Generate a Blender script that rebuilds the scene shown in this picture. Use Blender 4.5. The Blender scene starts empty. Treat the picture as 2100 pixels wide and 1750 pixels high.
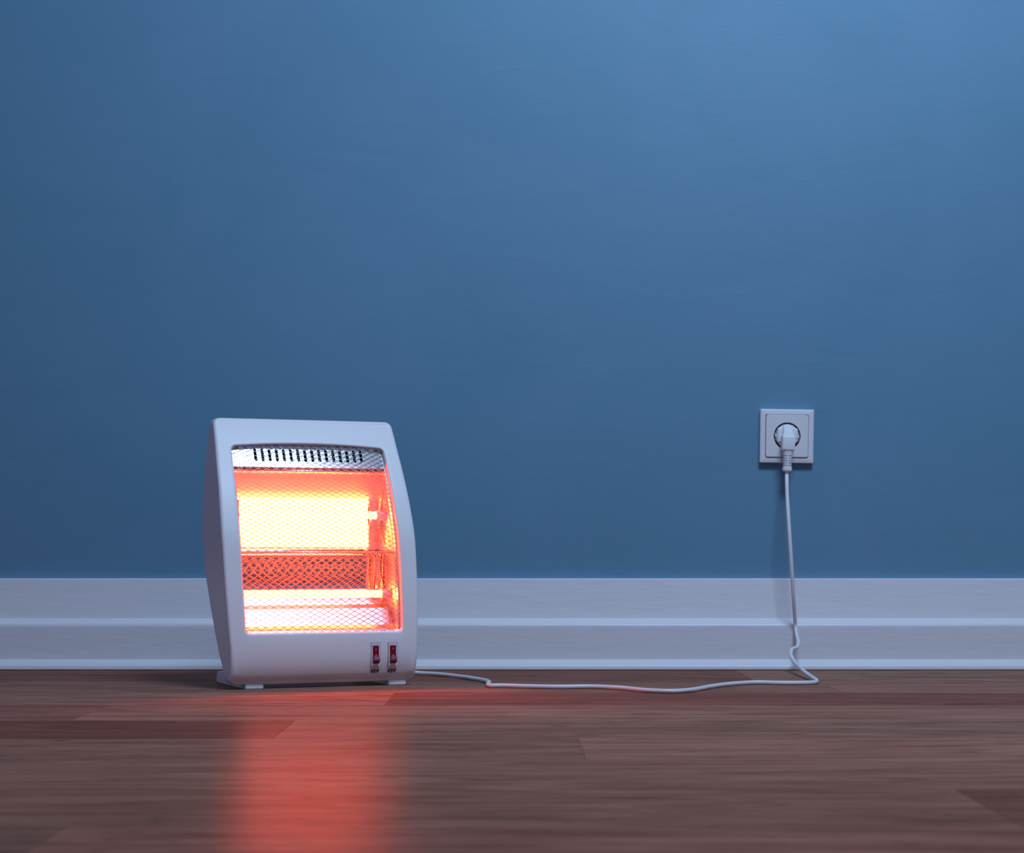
import bpy, bmesh, math, random
from mathutils import Vector, Matrix

# ------------------------------------------------------------------ scene, camera, light
S = bpy.context.scene
C = S.collection
S.view_settings.view_transform = 'Standard'
S.view_settings.look = 'None'
S.view_settings.exposure = 0.0
S.view_settings.gamma = 1.0
S.view_settings.use_curve_mapping = False

cam_d = bpy.data.cameras.new('camera')
cam = bpy.data.objects.new('camera', cam_d)
C.objects.link(cam)
cam.location = (0, -3.0, 0.189)
cam.rotation_euler = (math.pi / 2, 0, 0)
cam_d.sensor_width = 36
cam_d.lens = 3960 / 2100 * 36
cam_d.shift_y = 247 / 2100
cam_d.clip_start = 0.05
cam_d.dof.use_dof = True
cam_d.dof.focus_distance = 2.68
cam_d.dof.aperture_fstop = 11.0
S.camera = cam

world = bpy.data.worlds.new('world')
S.world = world
world.use_nodes = True
wn = world.node_tree.nodes
wn['Background'].inputs['Color'].default_value = (0.40, 0.42, 0.74, 1)
wn['Background'].inputs['Strength'].default_value = 0.31

def area(name, loc, target, sx, sy, power, col):
    d = bpy.data.lights.new(name, 'AREA')
    d.shape = 'RECTANGLE'; d.size = sx; d.size_y = sy
    d.energy = power; d.color = col
    o = bpy.data.objects.new(name, d)
    C.objects.link(o)
    o.location = loc
    o.rotation_euler = (Vector(target) - Vector(loc)).to_track_quat('-Z', 'Y').to_euler()
    return o
area('key_lamp', (0.56, -1.46, 2.12), (0.20, -0.1, 0.3), 0.68, 0.42, 34, (0.50, 0.73, 1.0))

# ------------------------------------------------------------------ material helpers
def newmat(name):
    m = bpy.data.materials.new(name); m.use_nodes = True
    nt = m.node_tree
    return m, nt, nt.nodes['Principled BSDF']

def pbr(name, col, rough=0.5, metal=0.0, bump=None, var=0.0, spec=None, coat=0.0, stretch=None):
    """bump=(scale,strength,distance); var = tonal mottling of the colour"""
    m, nt, b = newmat(name)
    b.inputs['Roughness'].default_value = rough
    b.inputs['Metallic'].default_value = metal
    if spec is not None: b.inputs['Specular IOR Level'].default_value = spec
    b.inputs['Coat Weight'].default_value = coat
    tc = nt.nodes.new('ShaderNodeTexCoord')
    n = nt.nodes.new('ShaderNodeTexNoise'); n.inputs['Scale'].default_value = bump[0] if bump else 40
    n.inputs['Detail'].default_value = 4
    if stretch:
        mp = nt.nodes.new('ShaderNodeMapping'); mp.inputs['Scale'].default_value = stretch
        nt.links.new(tc.outputs['Object'], mp.inputs['Vector']); nt.links.new(mp.outputs['Vector'], n.inputs['Vector'])
    else:
        nt.links.new(tc.outputs['Object'], n.inputs['Vector'])
    mx = nt.nodes.new('ShaderNodeMixRGB')
    mx.inputs['Color1'].default_value = (*[c * (1 - var) for c in col], 1)
    mx.inputs['Color2'].default_value = (*[min(1, c * (1 + var)) for c in col], 1)
    nt.links.new(n.outputs['Fac'], mx.inputs['Fac'])
    nt.links.new(mx.outputs['Color'], b.inputs['Base Color'])
    if bump:
        bp = nt.nodes.new('ShaderNodeBump')
        bp.inputs['Strength'].default_value = bump[1]; bp.inputs['Distance'].default_value = bump[2]
        nt.links.new(n.outputs['Fac'], bp.inputs['Height'])
        nt.links.new(bp.outputs['Normal'], b.inputs['Normal'])
    return m

def mat_wall():
    m, nt, b = newmat('painted_plaster')
    L = nt.links.new
    tc = nt.nodes.new('ShaderNodeTexCoord')
    n1 = nt.nodes.new('ShaderNodeTexNoise'); n1.inputs['Scale'].default_value = 3.0; n1.inputs['Detail'].default_value = 6
    n1.inputs['Roughness'].default_value = 0.6; n1.inputs['Distortion'].default_value = 0.8
    L(tc.outputs['Object'], n1.inputs['Vector'])
    cr = nt.nodes.new('ShaderNodeValToRGB')
    cr.color_ramp.elements[0].position = 0.3; cr.color_ramp.elements[0].color = WALL_A
    cr.color_ramp.elements[1].position = 0.7; cr.color_ramp.elements[1].color = WALL_B
    L(n1.outputs['Fac'], cr.inputs['Fac']); L(cr.outputs['Color'], b.inputs['Base Color'])
    b.inputs['Roughness'].default_value = 0.55
    # roller stipple, broad trowel waves and a few small pimples
    n2 = nt.nodes.new('ShaderNodeTexNoise'); n2.inputs['Scale'].default_value = 260; n2.inputs['Detail'].default_value = 3
    n3 = nt.nodes.new('ShaderNodeTexNoise'); n3.inputs['Scale'].default_value = 7; n3.inputs['Detail'].default_value = 4
    n3.inputs['Distortion'].default_value = 1.5
    mp = nt.nodes.new('ShaderNodeMapping'); mp.inputs['Rotation'].default_value = (0, 0.7, 0); mp.inputs['Scale'].default_value = (0.5, 1, 1.6)
    L(tc.outputs['Object'], mp.inputs['Vector']); L(mp.outputs['Vector'], n3.inputs['Vector'])
    v = nt.nodes.new('ShaderNodeTexVoronoi'); v.inputs['Scale'].default_value = 16
    for x in (n2, v): L(tc.outputs['Object'], x.inputs['Vector'])
    vr = nt.nodes.new('ShaderNodeMapRange'); vr.inputs['From Min'].default_value = 0.0; vr.inputs['From Max'].default_value = 0.035
    vr.inputs['To Min'].default_value = 1; vr.inputs['To Max'].default_value = 0
    L(v.outputs['Distance'], vr.inputs['Value'])
    b1 = nt.nodes.new('ShaderNodeBump'); b1.inputs['Strength'].default_value = 0.25; b1.inputs['Distance'].default_value = 0.0006
    b2 = nt.nodes.new('ShaderNodeBump'); b2.inputs['Strength'].default_value = 0.22; b2.inputs['Distance'].default_value = 0.003
    b3 = nt.nodes.new('ShaderNodeBump'); b3.inputs['Strength'].default_value = 0.35; b3.inputs['Distance'].default_value = 0.0005
    L(n2.outputs['Fac'], b1.inputs['Height']); L(n3.outputs['Fac'], b2.inputs['Height']); L(vr.outputs['Result'], b3.inputs['Height'])
    L(b1.outputs['Normal'], b2.inputs['Normal']); L(b2.outputs['Normal'], b3.inputs['Normal']); L(b3.outputs['Normal'], b.inputs['Normal'])
    return m
WALL_A = (0.114, 0.280, 0.412, 1)
WALL_B = (0.140, 0.300, 0.448, 1)

def mat_floor():
    m, nt, b = newmat('oiled_wood_planks')
    L = nt.links.new
    N = nt.nodes.new
    tc = N('ShaderNodeTexCoord')
    at = N('ShaderNodeAttribute'); at.attribute_name = 'plank'
    sp = N('ShaderNodeSeparateColor'); L(at.outputs['Color'], sp.inputs['Color'])     # R tone, G seed, B hue
    off = N('ShaderNodeVectorMath'); off.operation = 'SCALE'; off.inputs[0].default_value = (13.1, 7.7, 31.3)
    L(sp.outputs['Green'], off.inputs['Scale'])
    ad = N('ShaderNodeVectorMath'); ad.operation = 'ADD'
    L(tc.outputs['Object'], ad.inputs[0]); L(off.outputs['Vector'], ad.inputs[1])
    # fine fibre
    m1 = N('ShaderNodeMapping'); m1.inputs['Scale'].default_value = (1.6, 34, 1); L(ad.outputs['Vector'], m1.inputs['Vector'])
    f1 = N('ShaderNodeTexNoise'); f1.inputs['Scale'].default_value = 4.0; f1.inputs['Detail'].default_value = 7; f1.inputs['Roughness'].default_value = 0.62
    f1.inputs['Distortion'].default_value = 0.35
    L(m1.outputs['Vector'], f1.inputs['Vector'])
    # broad cathedral figure
    m2 = N('ShaderNodeMapping'); m2.inputs['Scale'].default_value = (1.1, 9, 1); L(ad.outputs['Vector'], m2.inputs['Vector'])
    f2 = N('ShaderNodeTexNoise'); f2.inputs['Scale'].default_value = 2.2; f2.inputs['Detail'].default_value = 3; f2.inputs['Distortion'].default_value = 1.2
    L(m2.outputs['Vector'], f2.inputs['Vector'])
    w = N('ShaderNodeMath'); w.operation = 'MULTIPLY'; w.inputs[1].default_value = 26; L(f2.outputs['Fac'], w.inputs[0])
    sn = N('ShaderNodeMath'); sn.operation = 'SINE'; L(w.outputs[0], sn.inputs[0])
    # short dark flecks
    m3 = N('ShaderNodeMapping'); m3.inputs['Scale'].default_value = (16, 62, 1); L(ad.outputs['Vector'], m3.inputs['Vector'])
    f3 = N('ShaderNodeTexNoise'); f3.inputs['Scale'].default_value = 1.6; f3.inputs['Detail'].default_value = 2; L(m3.outputs['Vector'], f3.inputs['Vector'])
    fr = N('ShaderNodeMapRange'); fr.inputs['From Min'].default_value = 0.63; fr.inputs['From Max'].default_value = 0.76; L(f3.outputs['Fac'], fr.inputs['Value'])
    cr = N('ShaderNodeValToRGB')
    e = cr.color_ramp.elements
    e[0].position = 0.33; e[0].color = (0.185, 0.082, 0.052, 1)
    e[1].position = 0.68; e[1].color = (0.385, 0.192, 0.130, 1)
    mid = e.new(0.5); mid.color = (0.287, 0.137, 0.092, 1)
    mixv = N('ShaderNodeMath'); mixv.operation = 'MULTIPLY_ADD'; mixv.inputs[1].default_value = 0.07
    L(sn.outputs[0], mixv.inputs[0]); L(f1.outputs['Fac'], mixv.inputs[2])
    L(mixv.outputs[0], cr.inputs['Fac'])
    # plank tone
    tone = N('ShaderNodeMapRange'); tone.inputs['To Min'].default_value = 0.52; tone.inputs['To Max'].default_value = 1.38
    L(sp.outputs['Red'], tone.inputs['Value'])
    mul = N('ShaderNodeVectorMath'); mul.operation = 'SCALE'; L(cr.outputs['Color'], mul.inputs[0]); L(tone.outputs['Result'], mul.inputs['Scale'])
    hue = N('ShaderNodeMixRGB'); hue.blend_type = 'MULTIPLY'; hue.inputs['Color2'].default_value = (1.05, 0.80, 0.82, 1)
    L(sp.outputs['Blue'], hue.inputs['Fac']); L(mul.outputs['Vector'], hue.inputs['Color1'])
    fk = N('ShaderNodeMixRGB'); fk.blend_type = 'MULTIPLY'; fk.inputs['Color2'].default_value = (0.45, 0.42, 0.42, 1)
    L(fr.outputs['Result'], fk.inputs['Fac']); L(hue.outputs['Color'], fk.inputs['Color1'])
    L(fk.outputs['Color'], b.inputs['Base Color'])
    rr = N('ShaderNodeMapRange'); rr.inputs['To Min'].default_value = 0.27; rr.inputs['To Max'].default_value = 0.40
    L(f1.outputs['Fac'], rr.inputs['Value']); L(rr.outputs['Result'], b.inputs['Roughness'])
    b.inputs['Specular IOR Level'].default_value = 0.0008
    bp = N('ShaderNodeBump'); bp.inputs['Strength'].default_value = 0.25; bp.inputs['Distance'].default_value = 0.0006
    L(f1.outputs['Fac'], bp.inputs['Height']); L(bp.outputs['Normal'], b.inputs['Normal'])
    return m

def mat_emit(name, col, strength):
    m = bpy.data.materials.new(name); m.use_nodes = True
    nt = m.node_tree; nt.nodes.clear()
    o = nt.nodes.new('ShaderNodeOutputMaterial'); e = nt.nodes.new('ShaderNodeEmission')
    e.inputs['Color'].default_value = (*col, 1); e.inputs['Strength'].default_value = strength
    nt.links.new(e.outputs[0], o.inputs[0])
    return m

M = {
    'wall': mat_wall(), 'floor': mat_floor(),
    'board': pbr('painted_skirting', (0.79, 0.785, 0.81), 0.36, bump=(110, 0.5, 0.0011), var=0.025, stretch=(0.18, 1, 1)),
    'plastic': pbr('white_plastic', (0.82, 0.82, 0.84), 0.42, bump=(600, 0.05, 0.0002), var=0.01),
    'socket': pbr('white_gloss_plastic', (0.80, 0.79, 0.82), 0.35, var=0.01),
    'rubber': pbr('white_cord_sheath', (0.80, 0.80, 0.83), 0.42, var=0.01),
    'dark': pbr('gap_shade', (0.01, 0.01, 0.012), 0.6),  # near-black colour stands for shade in the outlet's gaps
    'metal': pbr('polished_aluminium', (0.88, 0.87, 0.86), 0.10, 1.0, bump=(11, 0.22, 0.003), var=0.01),
    'mirror': pbr('bright_rolled_aluminium', (0.88, 0.87, 0.86), 0.055, 1.0, bump=(11, 0.10, 0.002), var=0.01),
    'satin': pbr('satin_aluminium', (0.88, 0.87, 0.86), 0.13, 1.0, bump=(11, 0.05, 0.002), var=0.01),
    'matte': pbr('etched_aluminium', (0.62, 0.61, 0.63), 0.26, 1.0, bump=(11, 0.05, 0.002), var=0.01),
    'brushed': pbr('brushed_aluminium', (0.86, 0.85, 0.84), 0.33, 1.0, bump=(14, 0.10, 0.002), var=0.02),
    'steel': pbr('chromed_wire', (0.38, 0.35, 0.37), 0.42, 0.6),
    'rim': pbr('bright_tin', (0.82, 0.80, 0.80), 0.25, 1.0),
    'slot': pbr('slot_shadow', (0.02, 0.012, 0.01), 0.8),
    'ceramic': pbr('white_ceramic', (0.85, 0.80, 0.78), 0.35),
    'cable_dark': pbr('black_wire', (0.015, 0.012, 0.012), 0.5),
    'red': pbr('red_translucent_plastic', (0.22, 0.003, 0.018), 0.28, spec=0.2),
    'plate': pbr('clear_frosted_plastic', (0.74, 0.72, 0.78), 0.25),
    'seam': pbr('grey_seam', (0.20, 0.16, 0.20), 0.6),
    'white_print': pbr('white_print', (0.85, 0.75, 0.80), 0.5),
    'black_print': pbr('black_print', (0.01, 0.01, 0.015), 0.5),
    'hot': mat_emit('glowing_quartz', (1.0, 0.060, 0.0098), 120.0),
}

# ------------------------------------------------------------------ object helpers
def link(name, bm, mat, parent=None, smooth=True, auto=None):
    me = bpy.data.meshes.new(name)
    bmesh.ops.recalc_face_normals(bm, faces=bm.faces)
    bm.to_mesh(me); bm.free()
    me.materials.append(mat)
    for p in me.polygons: p.use_smooth = smooth
    o = bpy.data.objects.new(name, me)
    C.objects.link(o)
    if parent: o.parent = parent
    if auto is not None:
        me.set_sharp_from_angle(angle=math.radians(auto))
    return o

def empty(name, loc, rz=0, ry=0):
    o = bpy.data.objects.new(name, None); C.objects.link(o)
    o.location = loc; o.rotation_euler = (0, ry, rz); o.empty_display_size = 0.05
    return o

def tag(o, label, cat, group=None):
    o['label'] = label; o['category'] = cat
    if group: o['group'] = group

def box(bm, x0, x1, y0, y1, z0, z1, bev=0.0, seg=3):
    r = bmesh.ops.create_cube(bm, size=1)
    vs = r['verts']
    for v in vs:
        v.co = Vector(((x0 + x1) / 2 + v.co.x * (x1 - x0), (y0 + y1) / 2 + v.co.y * (y1 - y0), (z0 + z1) / 2 + v.co.z * (z1 - z0)))
    if bev:
        es = list({e for v in vs for e in v.link_edges})
        bmesh.ops.bevel(bm, geom=es, offset=bev, segments=seg, profile=0.5, affect='EDGES')

def tube(bm, pts, r, n=10, cap=True):
    """tube along points, parallel-transport frame"""
    pts = [Vector(p) for p in pts]
    t = (pts[1] - pts[0]).normalized()
    up = Vector((0, 0, 1)) if abs(t.z) < 0.9 else Vector((1, 0, 0))
    a = t.cross(up).normalized()
    rings = []
    for i, p in enumerate(pts):
        if i == 0: t = (pts[1] - pts[0])
        elif i == len(pts) - 1: t = pts[-1] - pts[-2]
        else: t = pts[i + 1] - pts[i - 1]
        t.normalize()
        a = (a - t * a.dot(t)).normalized()
        b = t.cross(a)
        rr = r[i] if isinstance(r, (list, tuple)) else r
        rings.append([bm.verts.new(p + (a * math.cos(2 * math.pi * k / n) + b * math.sin(2 * math.pi * k / n)) * rr) for k in range(n)])
    for i in range(len(rings) - 1):
        for k in range(n):
            bm.faces.new((rings[i][k], rings[i][(k + 1) % n], rings[i + 1][(k + 1) % n], rings[i + 1][k]))
    if cap:
        bm.faces.new(rings[0][::-1]); bm.faces.new(rings[-1])

def catmull(pts, n=8):
    P = [Vector(p) for p in pts]
    P = [P[0] * 2 - P[1]] + P + [P[-1] * 2 - P[-2]]
    out = []
    for i in range(1, len(P) - 2):
        p0, p1, p2, p3 = P[i - 1:i + 3]
        # centripetal parameterisation keeps tight kinks from overshooting
        t0 = 0.0; t1 = t0 + max((p1 - p0).length, 1e-6) ** 0.5; t2 = t1 + max((p2 - p1).length, 1e-6) ** 0.5; t3 = t2 + max((p3 - p2).length, 1e-6) ** 0.5
        for k in range(n):
            t = t1 + (t2 - t1) * k / n
            A1 = p0 * ((t1 - t) / (t1 - t0)) + p1 * ((t - t0) / (t1 - t0))
            A2 = p1 * ((t2 - t) / (t2 - t1)) + p2 * ((t - t1) / (t2 - t1))
            A3 = p2 * ((t3 - t) / (t3 - t2)) + p3 * ((t - t2) / (t3 - t2))
            B1 = A1 * ((t2 - t) / (t2 - t0)) + A2 * ((t - t0) / (t2 - t0))
            B2 = A2 * ((t3 - t) / (t3 - t1)) + A3 * ((t - t1) / (t3 - t1))
            out.append(B1 * ((t2 - t) / (t2 - t1)) + B2 * ((t - t1) / (t2 - t1)))
    out.append(P[-2])
    return out

def curve_fn(tab):
    """monotone cubic through a table"""
    xs = [a for a, _ in tab]; ys = [b for _, b in tab]; n = len(xs)
    d = [(ys[i + 1] - ys[i]) / (xs[i + 1] - xs[i]) for i in range(n - 1)]
    mm = [d[0]] + [0 if d[i - 1] * d[i] <= 0 else 2 * d[i - 1] * d[i] / (d[i - 1] + d[i]) for i in range(1, n - 1)] + [d[-1]]
    def f(x):
        if x <= xs[0]: return ys[0] + mm[0] * (x - xs[0])
        if x >= xs[-1]: return ys[-1] + mm[-1] * (x - xs[-1])
        i = 0
        while x > xs[i + 1]: i += 1
        h = xs[i + 1] - xs[i]; t = (x - xs[i]) / h
        return (ys[i] * (1 + 2 * t) * (1 - t) ** 2 + mm[i] * h * t * (1 - t) ** 2 + ys[i + 1] * t * t * (3 - 2 * t) + mm[i + 1] * h * t * t * (t - 1))
    return f

# ------------------------------------------------------------------ the room
bm = bmesh.new()
nx, nz = 2, 2
box(bm, -3.2, 3.2, 0.0, 0.12, -0.02, 2.7)
o = link('wall_back', bm, M['wall'], smooth=False); o['kind'] = 'structure'

def prof_strip(name, prof, x0, x1, mat, auto=None):
    """prof: closed list of (y,z) swept along x"""
    bm = bmesh.new()
    n = len(prof)
    A = [bm.verts.new((x0, y, z)) for y, z in prof]
    B = [bm.verts.new((x1, y, z)) for y, z in prof]
    for i in range(n):
        bm.faces.new((A[i], A[(i + 1) % n], B[(i + 1) % n], B[i]))
    bm.faces.new(A[::-1]); bm.faces.new(B)
    o = link(name, bm, mat, smooth=True, auto=auto or 25)
    return o

board = [(0.0, 0.0), (0.0, 0.1402), (-0.0095, 0.1400), (-0.0105, 0.1392), (-0.0110, 0.1375),
         (-0.0115, 0.0795), (-0.0120, 0.0782), (-0.0185, 0.0740), (-0.0225, 0.0718), (-0.0245, 0.0705), (-0.0256, 0.0690), (-0.0262, 0.0668), (-0.0264, 0.064),
         (-0.0264, 0.0)]
o = prof_strip('baseboard_back', board, -3.2, 3.2, M['board']); o['kind'] = 'structure'
bead = [(-0.0264, 0.0010), (-0.0264, 0.0155), (-0.0285, 0.0150), (-0.0340, 0.0112), (-0.0375, 0.0085), (-0.0392, 0.0070), (-0.0400, 0.0052), (-0.0402, 0.0010)]
o = prof_strip('trim_1', bead, -3.2, 3.2, M['board']); o['kind'] = 'structure'

# floor: one slab whose top is cut into laminate planks (tone per plank)
def build_floor():
    rnd = random.Random(11)
    bm = bmesh.new()
    lay = bm.loops.layers.float_color.new('plank')
    XL, XR = -3.2, 3.2
    W = 0.2
    edges = [0.0, -0.298] + [-0.298 - W * k for k in range(1, 17)]
    joints = {0: [0.343], 1: [-0.95], 2: [-0.152], 3: [0.90], 4: [-0.236], 5: [0.0655], 6: [-0.62], 7: [0.345], 8: [-0.30]}
    L = 1.38
    tones = {(0, -1): (0.35, 0.9), (0, 0): (0.62, 0.0), (1, 0): (0.55, 0.2), (2, -1): (0.78, 0.25), (2, 0): (0.28, 1.0), (3, -1): (0.66, 0.1),
             (4, -1): (0.20, 0.9), (4, 0): (0.50, 0.0), (5, -1): (0.50, 0.1), (5, 0): (0.72, 0.3), (6, 0): (0.55, 0.2), (7, -1): (0.50, 0.3), (7, 0): (0.25, 0.7)}
    g = 0.0004
    for r in range(len(edges) - 1):
        y1, y0 = edges[r], edges[r + 1]
        j0 = joints.get(r, [rnd.uniform(-1, 1)])[0]
        k0 = int(math.floor((XL - j0) / L))
        k = k0
        while j0 + k * L < XR:
            a = max(XL, j0 + k * L); b = min(XR, j0 + (k + 1) * L)
            tn, hu = tones.get((r, k), (rnd.uniform(0.35, 0.75), rnd.uniform(0, 0.6)))
            seed = rnd.random()
            c = (tn, seed, hu, 1)
            # top face with a tiny bevel down into the joint
            top = [bm.verts.new(p) for p in ((a + g, y0 + g, 0), (b - g, y0 + g, 0), (b - g, y1 - g, 0), (a + g, y1 - g, 0))]
            low = [bm.verts.new(p) for p in ((a, y0, -0.0005), (b, y0, -0.0005), (b, y1, -0.0005), (a, y1, -0.0005))]
            fs = [bm.faces.new(top)]
            for q in range(4): fs.append(bm.faces.new((top[q], low[q], low[(q + 1) % 4], top[(q + 1) % 4])))
            for f in fs:
                for lp in f.loops: lp[lay] = c
            k += 1
    nb = len(bm.verts)
    r = bmesh.ops.create_cube(bm, size=1)
    for v in r['verts']:
        v.co = Vector((v.co.x * 6.4, -1.749 + v.co.y * 3.498, -0.013 + v.co.z * 0.024))
    me = bpy.data.meshes.new('floor')
    bm.to_mesh(me); bm.free()
    me.materials.append(M['floor'])
    o = bpy.data.objects.new('floor', me); C.objects.link(o)
    o['kind'] = 'structure'
build_floor()

# ------------------------------------------------------------------ the quartz heater
TH = math.radians(23)
heater = empty('quartz_heater', (-0.24822, -0.41340, 0.0), TH)
tag(heater, 'white plastic quartz heater glowing orange behind its wire grille, standing on the wooden floor', 'heater')

P = curve_fn([(0.004, .0270), (0.006, .0225), (0.009, .0165), (.013, .0110), (.018, .0070), (.025, .0040), (.035, .0022), (.05, .0015), (.08, .004), (.12, .009), (.16, .016), (.20, .024), (.24, .038), (.27, .051), (.30, .067), (.33, .084), (.35, .0955), (.366, .1055)])
Q = curve_fn([(0.004, .036), (.0086, .0385), (.027, .049), (.046, .067), (.096, .0925), (.137, .113), (.164, .127), (.204, .134), (.237, .138), (.271, .140), (.311, .134), (.351, .126), (.366, .1190)])
B = curve_fn([(0, -.001), (.05, 0), (.08, .002), (.12, .004), (.16, .005), (.20, .0055), (.24, .0045), (.27, .003), (.30, .0015), (.33, -.0005), (.35, -.0015), (.37, -.003)])
HW = 0.131
def half(z): return HW + B(z)

def rrect(hw, z0, z1, rt, rb, nx=16, nz=26, nc=7):
    """rounded rectangle (x,z) counter-clockwise from bottom-left corner end; even count per side"""
    pts = []
    def line(a, b, n):
        for i in range(n): pts.append((a[0] + (b[0] - a[0]) * i / n, a[1] + (b[1] - a[1]) * i / n))
    def arc(cx, cz, r, a0):
        for i in range(nc): 
            a = a0 + math.pi / 2 * i / nc
            pts.append((cx + r * math.cos(a), cz + r * math.sin(a)))
    line((-hw + rb, z0), (hw - rb, z0), nx); arc(hw - rb, z0 + rb, rb, -math.pi / 2)
    line((hw, z0 + rb), (hw, z1 - rt), nz); arc(hw - rt, z1 - rt, rt, 0)
    line((hw - rt, z1), (-hw + rt, z1), nx); arc(-hw + rt, z1 - rt, rt, math.pi / 2)
    line((-hw, z1 - rt), (-hw, z0 + rb), nz); arc(-hw + rb, z0 + rb, rb, math.pi)
    return pts

Z0, Z1 = 0.0055, 0.3655
def outline(inset):
    return [(x * half(z) / HW, z) for x, z in rrect(HW - inset, Z0 + inset, Z1 - inset, max(0.004, 0.0095 - inset), max(0.005, 0.012 - inset))]
def window(off=0.0):
    out = []
    for x, z in rrect(0.1085 + off, 0.0745 - off, 0.3258 + off, 0.0055 + off, 0.0055 + off):
        k = (z - 0.0745) / 0.2513
        zz = z + 0.0045 * (1 - (x / 0.1085) ** 2) * max(0, k) ** 3
        out.append((x * (1 + 0.6 * B(zz) / HW), zz))
    return out
def fy(x, z): return P(z) + 0.0015 * (x / 0.13) ** 2

def build_housing():
    bm = bmesh.new()
    rings = []
    w0 = window(0); w1 = window(0.0006); w2 = window(0.0022)
    rings.append([(x, fy(x, z) + 0.013, z) for x, z in w0])
    rings.append([(x, fy(x, z) + 0.0035, z) for x, z in w0])
    rings.append([(x, fy(x, z) + 0.0012, z) for x, z in w1])
    rings.append([(x, fy(x, z) + 0.0002, z) for x, z in w2])
    r = 0.0042
    oi = outline(r)
    wn_ = window(0.0032)
    for t in (0, .15, .35, .6, .85, .93, .97, 1.0):
        rings.append([((1 - t) * a[0] + t * b[0], fy((1 - t) * a[0] + t * b[0], (1 - t) * a[1] + t * b[1]), (1 - t) * a[1] + t * b[1]) for a, b in zip(wn_, oi)])
    full = outline(0)
    def yb(z): return Q(max(Z0, min(Z1, z)))
    for a in (15, 32, 50, 68, 90):
        s = math.sin(math.radians(a)); c = 1 - math.cos(math.radians(a))
        ring = []
        for (xi, zi), (xo, zo) in zip(oi, full):
            x = xi + (xo - xi) * s; z = zi + (zo - zi) * s
            ring.append((x, fy(xi, zi) + r * c, z))
        rings.append(ring)
    rb = 0.0035
    ob = outline(rb)
    last = rings[-1]
    for t in (.08, .3, .5, .7, .92, 1.0):
        rings.append([(l[0], l[1] * (1 - t) + (max(yb(zi) - rb, l[1] + 0.001)) * t, l[2]) for l, (xi, zi) in zip(last, ob)])
    base = rings[-1]
    for a in (30, 60, 90):
        s = 1 - math.cos(math.radians(a)); c = math.sin(math.radians(a))
        rings.append([(b[0] + (xi - b[0]) * s, b[1] + rb * c, b[2] + (zi - b[2]) * s) for b, (xi, zi) in zip(base, ob)])
    back = rings[-1]
    cx, cz = 0.0, (Z0 + Z1) / 2
    for t in (.1, .3, .5, .7, .9):
        ring = []
        for x, y, z in back:
            nx_ = x * (1 - t); nz_ = z + (cz - z) * t
            ring.append((nx_, yb(nz_) if t > .05 else y, nz_))
        rings.append(ring)
    V = [[bm.verts.new(p) for p in ring] for ring in rings]
    n = len(V[0])
    for i in range(len(V) - 1):
        for k in range(n):
            bm.faces.new((V[i][k], V[i][(k + 1) % n], V[i + 1][(k + 1) % n], V[i + 1][k]))
    c = bm.verts.new((cx, yb(cz), cz))
    for k in range(n): bm.faces.new((V[-1][k], V[-1][(k + 1) % n], c))
    o = link('housing', bm, M['plastic'], heater)
    return o
build_housing()

# grille: expanded diamond mesh, bowed with the front
def build_grille():
    bm = bmesh.new()
    hx, z0, z1 = 0.1125, 0.0715, 0.3335
    px, pz = 0.0125, 0.0067
    sl = pz / px
    # lay the pattern out along the bowed surface, not along the vertical
    steps = 160
    arc = [0.0]
    for s in range(steps):
        za = z0 + (z1 - z0) * s / steps; zb = z0 + (z1 - z0) * (s + 1) / steps
        arc.append(arc[-1] + math.hypot(zb - za, P(zb) - P(za)))
    def pt(x, z, k): return Vector((x, fy(x, z) + 0.0065 + k, z))
    for fam in (1, -1):
        n0 = int(-(hx + arc[-1] / sl) / px) - 2
        for i in range(n0, -n0 + 1):
            # line: z - z0 = fam*sl*(x - c)
            c = i * px
            pts = []
            for s in range(steps + 1):
                z = z0 + (z1 - z0) * s / steps
                x = c + fam * arc[s] / sl
                if -hx <= x <= hx: pts.append(pt(x, z, 0.00025 * fam))
            if len(pts) > 1:
                tube(bm, pts, 0.00042, 5, cap=False)
    return link('grille', bm, M['steel'], heater)
build_grille()

def build_grille_frame():
    bm = bmesh.new()
    a = window(0.0004); b = window(-0.0022); c = window(-0.0026)
    rings = [[(x, fy(x, z) + 0.0085, z) for x, z in a], [(x, fy(x, z) + 0.0095, z) for x, z in b], [(x, fy(x, z) + 0.0150, z) for x, z in c], [(x, fy(x, z) + 0.0155, z) for x, z in a]]
    V = [[bm.verts.new(p) for p in r] for r in rings]
    n = len(V[0])
    for i in range(4):
        for k in range(n):
            bm.faces.new((V[i][k], V[i][(k + 1) % n], V[(i + 1) % 4][(k + 1) % n], V[(i + 1) % 4][k]))
    return link('grille_frame', bm, M['rim'], heater, auto=40)
build_grille_frame()

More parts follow.
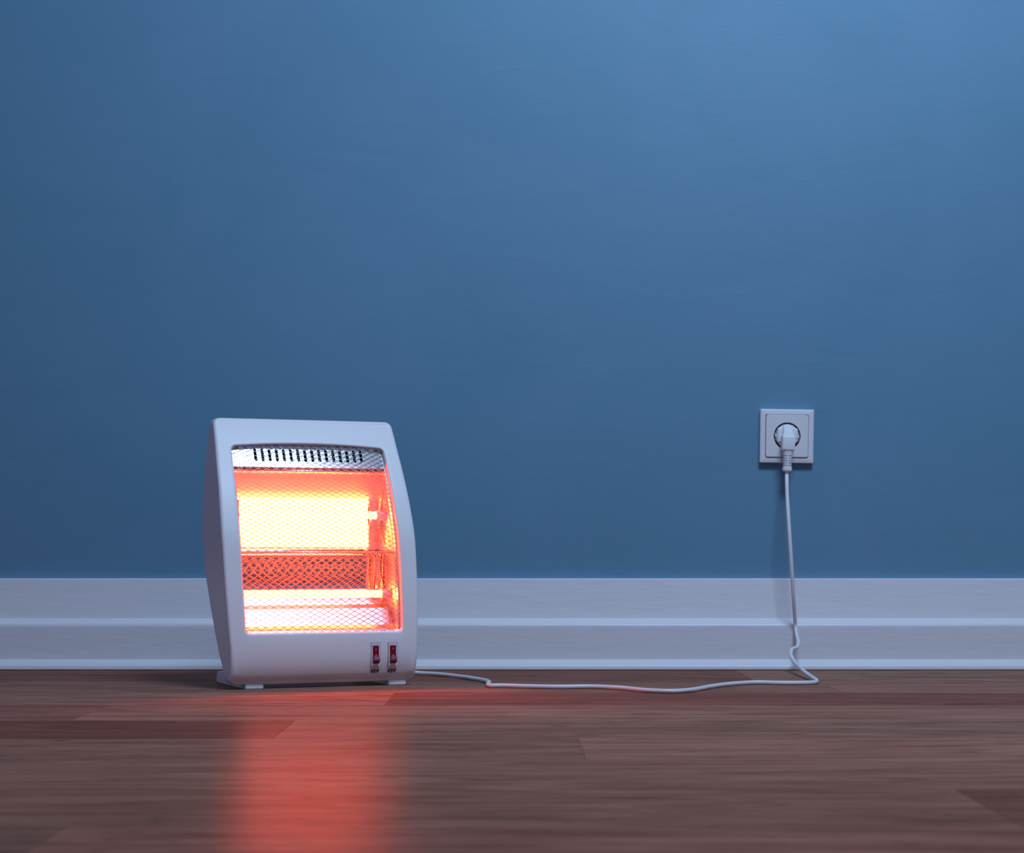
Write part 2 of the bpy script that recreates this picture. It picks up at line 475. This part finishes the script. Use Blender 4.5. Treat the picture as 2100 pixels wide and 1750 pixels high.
def sheet(name, prof, x0, x1, mat, thick=0.0006, smooth_n=5, auto=30, nxs=1):
    """bent metal sheet: (y,z) profile swept along X, given real thickness"""
    pts = []
    V3 = [Vector((0, y, z)) for y, z in prof]
    pts = catmull(V3, smooth_n) if smooth_n > 1 else V3
    bm = bmesh.new()
    n = len(pts)
    nor = []
    for i in range(n):
        t = (pts[min(n - 1, i + 1)] - pts[max(0, i - 1)]).normalized()
        nor.append(Vector((0, -t.z, t.y)))
    xs = [x0, x1]
    F = [[bm.verts.new((x, p.y, p.z)) for p in pts] for x in xs]
    K = [[bm.verts.new((x, p.y + m_.y * thick, p.z + m_.z * thick)) for p, m_ in zip(pts, nor)] for x in xs]
    for i in range(n - 1):
        bm.faces.new((F[0][i], F[0][i + 1], F[1][i + 1], F[1][i]))
        bm.faces.new((K[0][i], K[1][i], K[1][i + 1], K[0][i + 1]))
    for s in (0, 1):
        for i in range(n - 1): bm.faces.new((F[s][i], K[s][i], K[s][i + 1], F[s][i + 1]))
    for e in (0, n - 1): bm.faces.new((F[0][e], F[1][e], K[1][e], K[0][e]))
    return link(name, bm, mat, heater, auto=auto)

RX = 0.1112
def para(z, zt, yt, a): return yt + a - (z - zt) ** 2 / (4 * a)
hood = [(.0765, .2925), (.0780, .2920), (.0797, .2900), (.0840, .2820), (.0890, .2730), (.0935, .2645), (.0971, .2575)]
sheet('reflector_hood', hood, -RX, RX, M['brushed'], thick=-0.0006, smooth_n=3)
upper = [(para(z, .2332, .085, .0195), z) for z in (.2575, .255, .252, .248, .242, .236, .230, .224, .218, .212, .206, .200, .194, .1885, .1845)]
upper += [(.0620, .1832), (.0500, .1828)]
sheet('reflector', upper, -RX, RX, M['metal'], thick=-0.0006, smooth_n=4)
low_top = [(.0500, .1803), (.0870, .1797), (.0890, .1785), (.0908, .1680), (.0918, .1560), (.0922, .1430), (.0923, .1310), (.0922, .1205)]
sheet('reflector', low_top, -RX, RX, M['mirror'], thick=-0.0006, smooth_n=4)
low_bot = [(.0922, .1205), (.0890, .1140), (.0861, .1084), (.0840, .1076), (.0700, .1055), (.0600, .1040), (.0560, .0962), (.0525, .0893), (.0480, .0812), (.0450, .0798), (.0415, .0783), (.0385, .0772), (.0300, .0768), (.0175, .0762)]
sheet('reflector', low_bot, -RX, RX, M['matte'], thick=-0.0006, smooth_n=1, auto=12)
# rolled lip between the troughs and under the vent panel
for nm, (y, z, r) in {'divider': (.0480, .1815, .0016), 'ledge': (.0770, .2935, .0018)}.items():
    bm = bmesh.new(); tube(bm, [(-RX, y, z), (RX, y, z)], r, 12); link('reflector_lip', bm, M['rim'], heater)

# vent panel with sixteen upright slots (real openings cut through the sheet)
def build_vent():
    bm = bmesh.new()
    def py(z):   # gently curved panel
        if z > .3262: return .0912 - (z - .3262) * 0.9
        return .0762 + .53 * (z - .298)
    zs0, zs1 = .3080, .3212
    xs = [-.0750 + .01010 * i for i in range(16)]
    sw = .0021
    cols = [-RX]
    for x in xs: cols += [x - sw, x + sw]
    cols.append(RX)
    def quad(xa, xb, za, zb):
        m = max(1, int((zb - za) / .003))
        for i in range(m):
            z_a = za + (zb - za) * i / m; z_b = za + (zb - za) * (i + 1) / m
            bm.faces.new([bm.verts.new((x, py(z), z)) for x, z in ((xa, z_a), (xb, z_a), (xb, z_b), (xa, z_b))])
    quad(-RX, RX, .298, zs0 - sw); quad(-RX, RX, zs1 + sw, .3318)
    for i in range(0, len(cols) - 1, 2): quad(cols[i], cols[i + 1], zs0 - sw, zs1 + sw)
    # rounded slot ends: fill corners outside the half circles
    for x in xs:
        for zc, sg in ((zs0, -1), (zs1, 1)):
            for sx in (-1, 1):
                corner = (x + sx * sw, zc + sg * sw)
                arc = [(x + sx * sw * math.cos(a), zc + sg * sw * math.sin(a)) for a in [math.pi / 2 * j / 5 for j in range(6)]]
                for j in range(5):
                    p = [corner, arc[j], arc[j + 1]]
                    bm.faces.new([bm.verts.new((u, py(w), w)) for u, w in p])
    bmesh.ops.remove_doubles(bm, verts=bm.verts, dist=1e-6)
    bmesh.ops.recalc_face_normals(bm, faces=bm.faces)
    o = link('vent_panel', bm, M['satin'], heater, smooth=False)
    md = o.modifiers.new('thickness', 'SOLIDIFY'); md.thickness = 0.0006; md.offset = 0
    # added sheet, coloured near-black as the shade behind the slots
    bm = bmesh.new(); box(bm, -.10, .10, .1035, .1045, .300, .332); link('slot_shade_sheet', bm, M['slot'], heater, smooth=False)
    # gutter between vent panel and ledge
    sheet('ledge_strip', [(.0762, .298), (.0860, .2975), (.0860, .2955), (.0790, .2945)], -RX, RX, M['rim'], smooth_n=1, thick=-0.0005)
build_vent()

# end plates of the cavity
for s in (-1, 1):
    bm = bmesh.new()
    zs = [.0765 + (.333 - .0765) * i / 30 for i in range(31)]
    back = curve_fn([(.0765, .060), (.10, .088), (.14, .105), (.18, .118), (.22, .124), (.27, .124), (.30, .120), (.333, .112)])
    X = s * 0.1118
    a = [bm.verts.new((X, P(z) + .015, z)) for z in zs]; b_ = [bm.verts.new((X, back(z), z)) for z in zs]
    for i in range(30): bm.faces.new((a[i], a[i + 1], b_[i + 1], b_[i]))
    o = link('end_plate', bm, M['brushed'], heater, auto=30)
    md = o.modifiers.new('thickness', 'SOLIDIFY'); md.thickness = 0.0006; md.offset = 0
    # upright brackets
    bm = bmesh.new(); box(bm, s * .0985 - .0045, s * .0985 + .0045, .0985, .1000, .188, .272, .0004, 2); link('bracket', bm, M['rim'], heater, auto=30)
    bm = bmesh.new(); box(bm, s * .0985 - .0035, s * .0985 + .0035, .0760, .0772, .131, .174, .0004, 2); link('bracket', bm, M['rim'], heater, auto=30)

# two glowing quartz tubes with ceramic ends
for (y, z) in ((.085, .2332), (.062, .1240)):
    bm = bmesh.new()
    tube(bm, [(-.100, y, z), (.100, y, z)], .0052, 20)
    t = link('quartz_tube', bm, M['hot'], heater, auto=40)
    for s in (-1, 1):
        bm = bmesh.new()
        tube(bm, [(s * .0985, y, z), (s * .1000, y, z), (s * .1090, y, z), (s * .1115, y, z)], [.0062, .0070, .0070, .0062], 20)
        link('ceramic_cap', bm, M['ceramic'], t, auto=40)
# internal leads by the end plate
leads = [[(.1085, .090, .226), (.1080, .094, .219), (.1078, .090, .2135), (.1082, .0855, .217), (.1085, .0865, .227)],
         [(.1040, .106, .2140), (.1035, .104, .204), (.1040, .098, .195), (.1050, .085, .189), (.1045, .076, .181), (.1040, .078, .170), (.1045, .080, .158), (.1050, .076, .145), (.1070, .068, .131)],
         [(.1050, .066, .117), (.1030, .072, .110), (.1025, .078, .104), (.1035, .074, .1005)],
         [(.1080, .072, .183), (.1085, .078, .173), (.1088, .080, .150), (.1088, .075, .120), (.1090, .060, .104), (.1092, .045, .092), (.1094, .030, .083)]]
for pts, r in zip(leads, (.0004, .0009, .0005, .0005)):
    bm = bmesh.new(); tube(bm, catmull(pts, 8), r, 8); link('lead_wire', bm, M['cable_dark'], heater)

# feet: flat bars under the housing, rising at the rear
for x0, x1 in ((-.1072, -.0827), (.0935, .1185)):
    bm = bmesh.new()
    prof = [(.0165, .0), (.0158, .0012), (.0164, .0058), (.0178, .0068), (.030, .0062), (.036, .011), (.060, .0150), (.120, .0165), (.160, .0160), (.168, .0140), (.171, .003), (.169, .0)]
    n = len(prof)
    A = [bm.verts.new((x0, y, z)) for y, z in prof]; D = [bm.verts.new((x1, y, z)) for y, z in prof]
    for i in range(n): bm.faces.new((A[i], A[(i + 1) % n], D[(i + 1) % n], D[i]))
    bm.faces.new(A[::-1]); bm.faces.new(D)
    bmesh.ops.bevel(bm, geom=[e for e in bm.edges if abs(e.verts[0].co.x - e.verts[1].co.x) < 1e-6], offset=.0008, segments=2, affect='EDGES')
    link('foot', bm, M['plastic'], heater, auto=35)

# rocker switches
def build_switch(xc):
    zc = .0430; f0 = P(zc)
    sw = empty('rocker_switch', (0, 0, 0)); sw.parent = heater
    bm = bmesh.new()
    # frame plate: ring so that the rocker sits in a real opening
    hx, hz, ix, iz = .0064, .0161, .0043, .0122
    def ring(ax, az, y): return [bm.verts.new((xc + sx * ax, y, zc + sz * az)) for sx, sz in ((-1, -1), (1, -1), (1, 1), (-1, 1))]
    R = [ring(hx, hz, f0 + .0006), ring(hx, hz, f0 - .0002), ring(hx - .0003, hz - .0003, f0 - .0005), ring(ix, iz, f0 - .0004), ring(ix, iz, f0 + .0004)]
    for i in range(4):
        for k in range(4): bm.faces.new((R[i][k], R[i][(k + 1) % 4], R[i + 1][(k + 1) % 4], R[i + 1][k]))
    link('switch_frame', bm, M['plate'], sw, auto=20)
    # hairline seam around the plate
    bm = bmesh.new()
    S0 = .00035
    for (a, b, c, d) in ((-hx - S0, hx + S0, -hz - S0, -hz), (-hx - S0, hx + S0, hz, hz + S0), (-hx - S0, -hx, -hz, hz), (hx, hx + S0, -hz, hz)):
        zz0, zz1 = zc + c, zc + d
        box(bm, xc + a, xc + b, f0 - .0001, f0 + .0012, zz0, zz1)
    link('seam', bm, M['seam'], sw, smooth=False)
    # rocker: I side pressed in, O side standing out
    prof = [(.0004, .0120), (-.0008, .0120), (-.0010, .0105), (-.0008, .0050), (-.0016, .0), (-.0042, -.0048), (-.0064, -.0078), (-.0062, -.0083), (-.0014, -.0120), (.0004, -.0120)]
    bm = bmesh.new(); n = len(prof)
    A = [bm.verts.new((xc - .0041, f0 + y, zc + z)) for y, z in prof]; D = [bm.verts.new((xc + .0041, f0 + y, zc + z)) for y, z in prof]
    for i in range(n): bm.faces.new((A[i], A[(i + 1) % n], D[(i + 1) % n], D[i]))
    bm.faces.new(A[::-1]); bm.faces.new(D)
    link('rocker', bm, M['red'], sw, auto=20)
    bm = bmesh.new(); box(bm, xc - .00018, xc + .00018, f0 - .00115, f0 - .0006, zc + .0055, zc + .0094); link('on_mark', bm, M['white_print'], sw, smooth=False)
    # O on the sloping lower half
    bm = bmesh.new()
    zm = zc - .0027; slope = (-.0042 + .0016) / (-.0048)
    N_ = 28; vs = []
    for k in range(N_):
        a = 2 * math.pi * k / N_
        row = []
        for rr in (.00165, .00195):
            x = xc + rr * math.cos(a) * .95; z = zm + rr * math.sin(a)
            y = f0 - .0016 + slope * (z - zc) * 1.0 - .00012
            row.append(bm.verts.new((x, y, z)))
        vs.append(row)
    for k in range(N_):
        bm.faces.new((vs[k][0], vs[k][1], vs[(k + 1) % N_][1], vs[(k + 1) % N_][0]))
    om = link('off_mark', bm, M['white_print'], sw)
    md = om.modifiers.new('thickness', 'SOLIDIFY'); md.thickness = .0001; md.offset = 0
    # printed wattage
    cu = bpy.data.curves.new('wattage', 'FONT'); cu.body = '400W'; cu.size = 1.0; cu.offset = 0.022; cu.shear = 0.16; cu.space_character = 1.12
    tmp = bpy.data.objects.new('tmp', cu)
    me = bpy.data.meshes.new_from_object(tmp)
    bpy.data.objects.remove(tmp); bpy.data.curves.remove(cu)
    xs = [v.co.x for v in me.vertices]; ys = [v.co.y for v in me.vertices]
    wx, wy = max(xs) - min(xs), max(ys) - min(ys)
    bm = bmesh.new(); bm.from_mesh(me)
    for v in bm.verts:
        x = xc + .0004 + ((v.co.x - min(xs)) / wx - .5) * .0124
        z = .0204 + ((v.co.y - min(ys)) / wy - .5) * .0060
        v.co = Vector((x, fy(x, z) - .00012, z))
    o = link('wattage_print', bm, M['black_print'], heater, smooth=False)
    md = o.modifiers.new('thickness', 'SOLIDIFY'); md.thickness = .0001; md.offset = 0
    o['label'] = 'black printed wattage below the switch'
build_switch(.0699); build_switch(.0944)

# ------------------------------------------------------------------ wall outlet
OX, OZ = 0.4258, 0.3607
outlet = empty('wall_outlet', (OX, 0.0, OZ), 0, math.radians(0.9))
tag(outlet, 'white square wall outlet with a plug in its round socket on the blue wall', 'outlet')

def sq(h, r, n=6):
    pts = []
    for cx, cz, a0 in ((h - r, h - r, 0), (-h + r, h - r, 90), (-h + r, -h + r, 180), (h - r, -h + r, 270)):
        for i in range(n + 1):
            a = math.radians(a0 + 90 * i / n); pts.append((cx + r * math.cos(a), cz + r * math.sin(a)))
    return pts
def lathe_rings(bm, rings, close_last=True, close_first=False):
    V = [[bm.verts.new(p) for p in r] for r in rings]; n = len(V[0])
    for i in range(len(V) - 1):
        for k in range(n): bm.faces.new((V[i][k], V[i][(k + 1) % n], V[i + 1][(k + 1) % n], V[i + 1][k]))
    if close_last: bm.faces.new(V[-1])
    if close_first: bm.faces.new(V[0][::-1])
    return V

bm = bmesh.new()
h = .0415
lathe_rings(bm, [[(x, 0, z) for x, z in sq(h, .0012)], [(x, -.0085, z) for x, z in sq(h, .0012)], [(x, -.0094, z) for x, z in sq(h - .0004, .0012)], [(x, -.0098, z) for x, z in sq(h - .0012, .0012)],
                 [(x, -.0098, z) for x, z in sq(.0338, .0022)], [(x, -.0094, z) for x, z in sq(.0334, .0022)], [(x, -.0040, z) for x, z in sq(.0332, .0022)]], close_last=False)
link('outer_frame', bm, M['socket'], outlet, auto=30)
# cover plate with a round opening
bm = bmesh.new()
n = 64
def sqr(h_, a, r=.0020):
    # point on rounded square in direction a
    c, s = math.cos(a), math.sin(a)
    k = h_ / max(abs(c), abs(s)); x, z = c * k, s * k
    if abs(x) > h_ - r and abs(z) > h_ - r:
        cx, cz = math.copysign(h_ - r, x), math.copysign(h_ - r, z)
        d = Vector((x - cx, z - cz)); d = d.normalized() * r if d.length > 1e-9 else d
        x, z = cx + d.x, cz + d.y
    return x, z
angs = [2 * math.pi * k / 96 for k in range(96)]
R = [[(*[q for q in (sqr(.0327, a)[0],)], -.0042, sqr(.0327, a)[1]) for a in angs],
     [(sqr(.0327, a)[0], -.0108, sqr(.0327, a)[1]) for a in angs],
     [(sqr(.0327, a)[0], -.0112, sqr(.0327, a)[1]) for a in angs],
     [(sqr(.0325, a)[0], -.0116, sqr(.0325, a)[1]) for a in angs],
     [(sqr(.0321, a)[0], -.0118, sqr(.0321, a)[1]) for a in angs],
     [(sqr(.0315, a)[0], -.0118, sqr(.0315, a)[1]) for a in angs],
     [(.0212 * math.cos(a), -.0118, .0212 * math.sin(a)) for a in angs],
     [(.0203 * math.cos(a), -.0112, .0203 * math.sin(a)) for a in angs],
     [(.0200 * math.cos(a), -.0010, .0200 * math.sin(a)) for a in angs]]
lathe_rings(bm, R, close_last=True)
link('cover_plate', bm, M['socket'], outlet, auto=30)
# well blackened as painted gap shade, with earth clips and side keys
bm = bmesh.new()
lathe_rings(bm, [[(.0206 * math.cos(a), -.01195, .0206 * math.sin(a)) for a in angs], [(.0197 * math.cos(a), -.01200, .0197 * math.sin(a)) for a in angs], [(.0196 * math.cos(a), -.0020, .0196 * math.sin(a)) for a in angs]])
link('socket_well', bm, M['dark'], outlet, auto=30)
bm = bmesh.new(); box(bm, -.0334, .0334, -.0052, -.0045, -.0334, .0334); link('groove_shade_sheet', bm, M['dark'], outlet, smooth=False)  # added dark sheet paints shade into the groove round the cover
for s in (-1, 1):
    for zs in (1, -1):
        bm = bmesh.new()
        # crescent guide beside the plug's flat side
        a0, a1 = (8, 27)
        inner = .0178; out = []
        for i in range(7):
            a = math.radians(a0 + (a1 - a0) * i / 6)
            out.append((s * .0199 * math.cos(a), zs * .0199 * math.sin(a)))
        pts = out + [(s * inner, zs * .0199 * math.sin(math.radians(a1))), (s * inner, zs * .0199 * math.sin(math.radians(a0)))]
        f = [bm.verts.new((x, -.0098, z)) for x, z in pts]; g = [bm.verts.new((x, -.0022, z)) for x, z in pts]
        m_ = len(pts)
        bm.faces.new(f); bm.faces.new(g[::-1])
        for i in range(m_): bm.faces.new((f[i], f[(i + 1) % m_], g[(i + 1) % m_], g[i]))
        link('socket_guide', bm, M['socket'], outlet, auto=30)
bm = bmesh.new(); box(bm, -.0007, .0007, -.0105, -.0060, .0188, .0199); link('earth_clip', bm, M['rim'], outlet, smooth=False)

# ------------------------------------------------------------------ power cord: plug + cable
cord = empty('power_cord', (OX, -.012, OZ), 0, 0)
tag(cord, 'white power cord hanging from the plugged-in outlet and lying along the floor to the heater', 'power cord')
def plug():
    root = cord
    bm = bmesh.new()
    # round nose, flat at the sides
    def dring(r, y, flat):
        out = []
        for a in angs:
            x = r * math.cos(a); z = r * math.sin(a)
            out.append((max(-flat, min(flat, x)), y, z))
        return out
    lathe_rings(bm, [dring(.0183, .0085, .0169), dring(.0183, .0005, .0169), dring(.0178, -.0010, .0164), dring(.0165, -.0019, .0150)], close_first=True)
    # side keys
    for s in (-1, 1): box(bm, min(s * .0165, s * .0188), max(s * .0165, s * .0188), -.0005, .0080, -.0025, .0025, .0003, 1)
    nose = link('plug', bm, M['rubber'], root, auto=35)
    # body: wedge growing out of the nose towards the cable
    rows = [  # z, y_front, half width front, half width back
        (.0172, -.0012, .0066, .0080), (.0140, -.0046, .0066, .0085), (.0080, -.0115, .0068, .0090), (.0030, -.0172, .0074, .0090), (.0005, -.0198, .0088, .0092),
        (-.0012, -.0214, .0098, .0098), (-.0022, -.0222, .0099, .0099), (-.0035, -.0225, .0099, .0099), (-.0120, -.0236, .0099, .0099), (-.0205, -.0244, .0098, .0098), (-.0222, -.0242, .0097, .0097), (-.0228, -.0235, .0092, .0092)]
    bm = bmesh.new()
    rr = []
    for z, yf, wf, wb in rows:
        yb_ = -.0005 if z > -.018 else -.0065
        k = .0016
        yf = min(yf, yb_ - .0006)
        kk = min(k, (yb_ - yf) * .45)
        rr.append([(-wb, yb_, z), (-wf, yf + kk, z), (-wf + kk * .3, yf + kk * .3, z), (-wf + kk, yf, z), (wf - kk, yf, z), (wf - kk * .3, yf + kk * .3, z), (wf, yf + kk, z), (wb, yb_, z)])
    lathe_rings(bm, rr, close_first=True)
    link('plug_grip', bm, M['rubber'], nose, auto=35)
    # shoulder wings between nose and grip
    bm = bmesh.new()
    for s in (-1, 1):
        x0, x1 = sorted((s * .0080, s * .0158))
        box(bm, x0, x1, -.0042, .0, -.0105, .0120, .0018, 3)
    link('plug_shoulder', bm, M['rubber'], nose, auto=35)
    # strain relief: waist, ribbed sleeve, collar
    bm = bmesh.new()
    yc = -.0155
    def sring(hx, hy, z, n=32, e=3.2):
        out = []
        for k in range(n):
            a = 2 * math.pi * k / n
            c, s = math.cos(a), math.sin(a)
            out.append((hx * math.copysign(abs(c) ** (2 / e), c), yc + hy * math.copysign(abs(s) ** (2 / e), s), z))
        return out
    R = [sring(.0090, .0078, -.0222), sring(.0080, .0074, -.0240), sring(.0072, .0070, -.0262), sring(.0071, .0069, -.0300)]
    z = -.0308
    for i in range(5):
        R += [sring(.0070, .0068, z), sring(.0052, .0050, z - .0003), sring(.0052, .0050, z - .0013), sring(.0069, .0067, z - .0016)]
        z -= .00365
        R += [sring(.0068, .0066, z + .0002)]
    R += [sring(.0069, .0067, z - .0010), sring(.0074, .0071, z - .0022), sring(.0075, .0072, z - .0046), sring(.0070, .0067, z - .0058), sring(.0050, .0050, z - .0066)]
    lathe_rings(bm, R, close_first=True)
    # spine joining the ribs
    box(bm, -.0013, .0013, yc - .0067, yc + .0067, -.0500, -.0290, .0003, 1)
    link('strain_relief', bm, M['rubber'], root, auto=40)
    return yc, z - .0066
yc, zend = plug()
for ch in cord.children: ch.rotation_euler = (0, math.radians(2.6), 0)
# cable centre line in world space, 6 mm thick
def scr(u, dep, z=None, v=None):
    x = (u - 1050) * dep / 3960
    return (x, dep - 3.0, z if z is not None else 0.189 - (v - 1122) * dep / 3960)
def onfloor(u, v, r=.0031):
    dep = (0.189 - r) * 3960 / (v - 1122); return scr(u, dep, z=r)
cpts = [(.4234, -.012 + yc, OZ + zend + .006), (.4230, -.012 + yc, OZ + zend - .004), scr(1613.5, 2.964, v=985), scr(1614.5, 2.955, v=1020), scr(1617.5, 2.944, v=1070), scr(1621, 2.939, v=1125), scr(1624.5, 2.941, v=1180),
        scr(1627.5, 2.950, v=1230), scr(1630, 2.963, v=1266), scr(1631.5, 2.968, v=1285), scr(1634, 2.957, v=1303), scr(1637.3, 2.944, v=1319), scr(1634.5, 2.934, v=1328), scr(1624.5, 2.922, v=1332), scr(1621.5, 2.912, v=1341),
        scr(1628, 2.880, v=1356), scr(1645, 2.80, v=1374), scr(1660, 2.735, v=1386)]
cpts += [onfloor(1672, 1394), onfloor(1674.5, 1397.5), onfloor(1669, 1400), onfloor(1640, 1401), onfloor(1600, 1401), onfloor(1550, 1400), onfloor(1500, 1403), onfloor(1460, 1408), onfloor(1420, 1415), onfloor(1380, 1418),
         onfloor(1330, 1416.5), onfloor(1270, 1411), onfloor(1210, 1408.5), onfloor(1150, 1409), onfloor(1080, 1408), onfloor(1030, 1406.5), onfloor(1007, 1406.5), onfloor(1000.5, 1403.5), onfloor(1003, 1399.5), onfloor(992, 1395.5)]
cpts += [scr(965, 2.735, v=1391), scr(935, 2.785, v=1387), scr(900, 2.820, v=1383.2), scr(865, 2.845, v=1381), scr(835, 2.850, v=1378), (-.185, -.175, .012), (-.215, -.195, .026), (-.232, -.245, .040), (-.232, -.300, .050)]
bm = bmesh.new()
loc = Vector(cord.location)
tube(bm, [p - loc for p in catmull(cpts, 8)], .0030, 12)
link('cable', bm, M['rubber'], cord)
